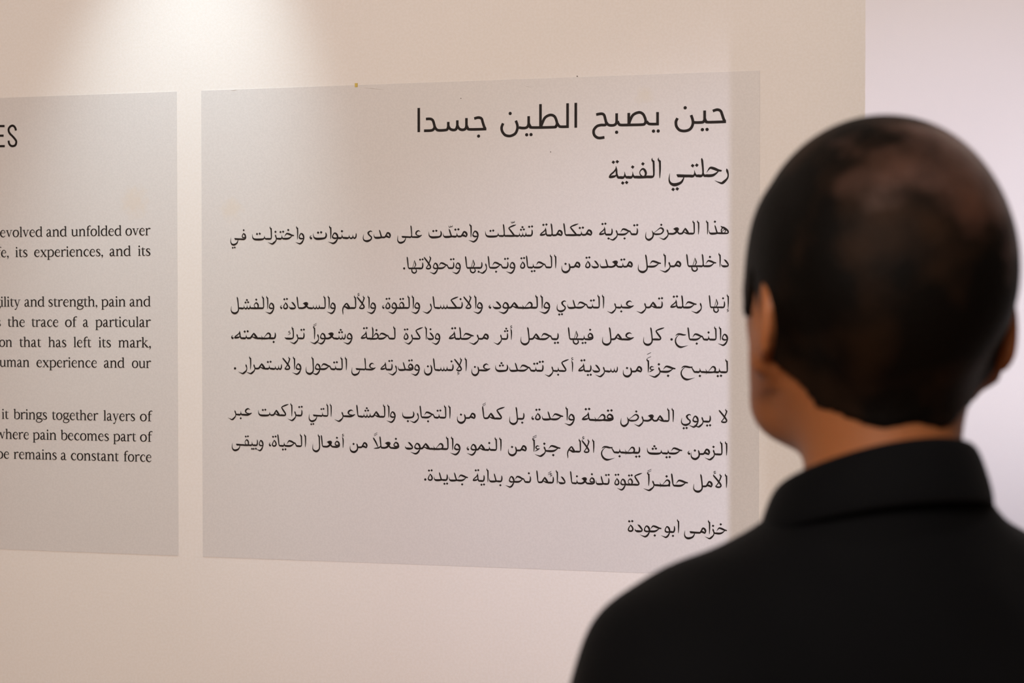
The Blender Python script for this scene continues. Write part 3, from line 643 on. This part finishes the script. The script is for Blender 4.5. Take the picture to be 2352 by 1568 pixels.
# body: one continuous skin surface
B = Field((-0.31, -0.17, -0.002), (0.31, 0.25, 1.72), 0.0045)
head_core(B); face(B); neck(B); trunk(B); arms(B); legs(B)
for sx in (-1, 1):
    B.apply(*cone((sx*0.100, -0.02, 0.045), (sx*0.118, 0.14, 0.035), 0.036, 0.030), 0.03)
    wr = np.array((sx*0.238, 0.045, 0.845)); pm = wr+np.array((0, 0.022, -0.070))
    B.apply(*cone(wr, pm, 0.024, 0.026, 1.35), 0.02)
    for i, (dy, ln) in enumerate(((0.036, 0.072), (0.014, 0.082), (-0.008, 0.076), (-0.028, 0.060))):
        k0 = pm+np.array((0, dy*0.8, -0.018)); k1 = k0+np.array((-sx*0.006, dy*0.1, -ln*0.5)); k2 = k1+np.array((-sx*0.018, 0, -ln*0.48))
        B.apply(*cone(k0, k1, 0.0090, 0.0080), 0.004); B.apply(*cone(k1, k2, 0.0080, 0.0068), 0.003)
    t0 = wr+np.array((-sx*0.006, 0.030, -0.035)); t1 = t0+np.array((-sx*0.012, 0.030, -0.032)); t2 = t1+np.array((-sx*0.006, 0.008, -0.030))
    B.apply(*cone(t0, t1, 0.013, 0.0105), 0.01); B.apply(*cone(t1, t2, 0.0105, 0.008), 0.003)
body = emit(B, 'body', M_SKIN, person, 1)

def from_head(v):
    c, s_ = math.cos(math.radians(HEAD_YAW)), math.sin(math.radians(HEAD_YAW))
    x, y, z = c*v[0]-s_*v[1], s_*v[0]+c*v[1], v[2]-1.50
    cr, sr = math.cos(math.radians(-HEAD_ROLL)), math.sin(math.radians(-HEAD_ROLL))
    return (cr*x-sr*z, y, sr*x+cr*z+1.50)
M_IRIS = mat('dark_iris', (0.02, 0.01, 0.006), 0.2); bump(M_IRIS, 100, 0.02, 0.001)
for sx in (-1, 1):                        # eyes and brows, turned away from the camera
    for nm, m_, ctr, rad in (('eye', M_EYE, (sx*0.032, 0.0925, 1.574), 0.0095), ('iris', M_IRIS, (sx*0.032, 0.0972, 1.574), 0.0052)):
        V = []; Fc = []; nu, nv = 16, 10
        for j in range(nv+1):
            for i in range(nu):
                a, t = 2*PI*i/nu, PI*j/nv
                V.append(from_head((ctr[0]+rad*math.sin(t)*math.cos(a), ctr[1]+rad*math.sin(t)*math.sin(a), ctr[2]+rad*0.8*math.cos(t))))
        for j in range(nv):
            for i in range(nu): Fc.append((j*nu+i, j*nu+(i+1) % nu, (j+1)*nu+(i+1) % nu, (j+1)*nu+i))
        ob_ = mesh(nm, V, Fc, m_, body if nm == 'eye' else eye_, True)
        if nm == 'eye': eye_ = ob_

# hair: a short cropped cap that stops at a hairline
HF = Field((-0.125, -0.14, 1.43), (0.125, 0.14, 1.72), 0.0035)
head_core(HF, 0.0055)
HF.apply(*cone((0, -0.022, 1.37), (0, -0.012, 1.54), 0.0555, 0.0525, 1.06), 0.035)
X, Y, Z = np.meshgrid(*HF.ax, indexing='ij')
XH, YH, ZH = headcoords(X, Y, Z)
line = np.interp(YH, [-0.12, -0.075, -0.055, -0.037, -0.022, -0.008, 0.014, 0.026, 0.055, 0.075, 0.10, 0.13],
                 [1.478, 1.476, 1.477, 1.487, 1.522, 1.586, 1.550, 1.552, 1.590, 1.622, 1.645, 1.65])
line = line+0.12*np.maximum(0, XH-0.01)*(YH < 0)+0.002*np.sin(XH*160)+0.0015*np.sin(YH*230)
HF.F = np.maximum(HF.F, ((line-ZH)*0.6)).astype(f32)
M_HAIR = bpy.data.materials.new('short_black_hair'); M_HAIR.use_nodes = True
nt = M_HAIR.node_tree; n = nt.nodes; b = n['Principled BSDF']
tc = n.new('ShaderNodeTexCoord')
def dist_mask(c, r0, r1):
    d = n.new('ShaderNodeVectorMath'); d.operation = 'DISTANCE'; d.inputs[1].default_value = c; nt.links.new(tc.outputs['Object'], d.inputs[0])
    nz = n.new('ShaderNodeTexNoise'); nz.inputs['Scale'].default_value = 24; nz.inputs['Detail'].default_value = 3; nt.links.new(tc.outputs['Object'], nz.inputs['Vector'])
    a = n.new('ShaderNodeMath'); a.operation = 'MULTIPLY_ADD'; a.inputs[1].default_value = 0.15; nt.links.new(nz.outputs['Fac'], a.inputs[0]); nt.links.new(d.outputs['Value'], a.inputs[2])
    m = n.new('ShaderNodeMapRange'); m.inputs['From Min'].default_value = r1; m.inputs['From Max'].default_value = r0; nt.links.new(a.outputs[0], m.inputs['Value'])
    return m.outputs['Result']
m1 = dist_mask((0.008, -0.070, 1.645), 0.055, 0.145)
mx = n.new('ShaderNodeMix'); mx.data_type = 'RGBA'; nt.links.new(m1, mx.inputs['Factor'])
nzA = n.new('ShaderNodeTexNoise'); nzA.inputs['Scale'].default_value = 17; nzA.inputs['Detail'].default_value = 2; nt.links.new(tc.outputs['Object'], nzA.inputs['Vector'])
rA = n.new('ShaderNodeValToRGB'); rA.color_ramp.elements[0].position = 0.46; rA.color_ramp.elements[1].position = 0.72
rA.color_ramp.elements[0].color = (0.0022, 0.0015, 0.0010, 1); rA.color_ramp.elements[1].color = (0.018, 0.0085, 0.004, 1)
nt.links.new(nzA.outputs['Fac'], rA.inputs['Fac']); nt.links.new(rA.outputs['Color'], mx.inputs['A'])
mx.inputs['B'].default_value = (0.085, 0.034, 0.020, 1)
nt.links.new(mx.outputs['Result'], b.inputs['Base Color'])
for sock, lo_, hi_ in (('Roughness', 0.62, 0.22), ('Specular IOR Level', 0.07, 0.5)):   # bare scalp is smoother than hair
    q = n.new('ShaderNodeMapRange'); q.inputs['To Min'].default_value = lo_; q.inputs['To Max'].default_value = hi_
    nt.links.new(m1, q.inputs['Value']); nt.links.new(q.outputs['Result'], b.inputs[sock])
nz = n.new('ShaderNodeTexNoise'); nz.inputs['Scale'].default_value = 260; nz.inputs['Detail'].default_value = 4; nt.links.new(tc.outputs['Object'], nz.inputs['Vector'])
bp = n.new('ShaderNodeBump'); bp.inputs['Strength'].default_value = 0.5; bp.inputs['Distance'].default_value = 0.002
nt.links.new(nz.outputs['Fac'], bp.inputs['Height']); nt.links.new(bp.outputs['Normal'], b.inputs['Normal'])
hair = emit(HF, 'hair', M_HAIR, person, 1); hair['label'] = 'dark cropped hair, thin over the crown'

# shirt with long sleeves, open at the neck
S = Field((-0.31, -0.17, 0.80), (0.31, 0.19, 1.50), 0.006)
trunk(S, 0.012); arms(S, 0.011, 0.93); neck(S, 0.009)
X, Y, Z = np.meshgrid(*S.ax, indexing='ij')
S.F = np.maximum(np.maximum(S.F, 0.845-Z), Z-1.432+0.30*(Y+0.02)).astype(f32)
S.F = (S.F+0.0016*np.sin(Z*70+X*25)*np.sin(X*38+Y*30)).astype(f32)
shirt = emit(S, 'shirt', M_SHIRT, person, 2); shirt['label'] = 'black long sleeved shirt'
# fold-over collar: a ring with an inner stand and an outer leaf, lower at the throat
def collar(name, m, parent):
    nphi = 72; prof = [(0.0590, -0.028), (0.0598, -0.004), (0.0620, 0.004), (0.0660, 0.006), (0.0700, 0.002), (0.0745, -0.010), (0.0782, -0.022), (0.0795, -0.0310), (0.0780, -0.0335), (0.0680, -0.030)]
    V = []; Fc = []; np_ = len(prof); gap = 0.16
    for i in range(nphi+1):
        ph = gap+(2*PI-2*gap)*i/nphi                       # 0 = throat
        fr = math.cos(ph)
        zc = 1.436-0.030*fr
        cy = -0.018
        for r, dz in prof:
            rr = r*(1+0.02*math.sin(3*ph))
            V.append((rr*math.sin(ph)-0.009, cy+rr*math.cos(ph)*1.06, zc+dz*(1.0-0.1*fr)))
    for i in range(nphi):
        for j in range(np_):
            a = i*np_+j; b_ = i*np_+(j+1) % np_; Fc.append((a, b_, b_+np_, a+np_))
    Fc.append(tuple(range(np_))[::-1]); Fc.append(tuple(nphi*np_+j for j in range(np_)))
    o = mesh(name, V, Fc, m, parent, True)
    md = o.modifiers.new('sub', 'SUBSURF'); md.levels = 2; md.render_levels = 2
    return o
c = collar('collar', M_SHIRT, shirt); c['label'] = 'fold-over black collar'

T = Field((-0.24, -0.17, 0.05), (0.24, 0.17, 1.02), 0.007)
legs(T, 0.016, 0.075)
T.apply(*ell((0, 0.0, 0.90), (0.172, 0.122, 0.115)), 0.05)
X, Y, Z = np.meshgrid(*T.ax, indexing='ij')
T.F = np.maximum(np.maximum(T.F, 0.075-Z), Z-0.98).astype(f32)
emit(T, 'trousers', M_TROUSER, person, 2)['label'] = 'dark trousers'
for sx in (-1, 1):
    H = Field((min(sx*0.04, sx*0.18), -0.09, -0.002), (max(sx*0.04, sx*0.18), 0.21, 0.13), 0.0045)
    H.apply(*cone((sx*0.100, -0.022, 0.042), (sx*0.120, 0.135, 0.034), 0.044, 0.040), 0.0)
    H.apply(*cone((sx*0.100, -0.012, 0.05), (sx*0.100, -0.012, 0.085), 0.047, 0.046), 0.02)
    X, Y, Z = np.meshgrid(*H.ax, indexing='ij'); H.F = np.maximum(H.F, 0.0025-Z).astype(f32)
    emit(H, 'shoe', M_SHOE, person, 1)
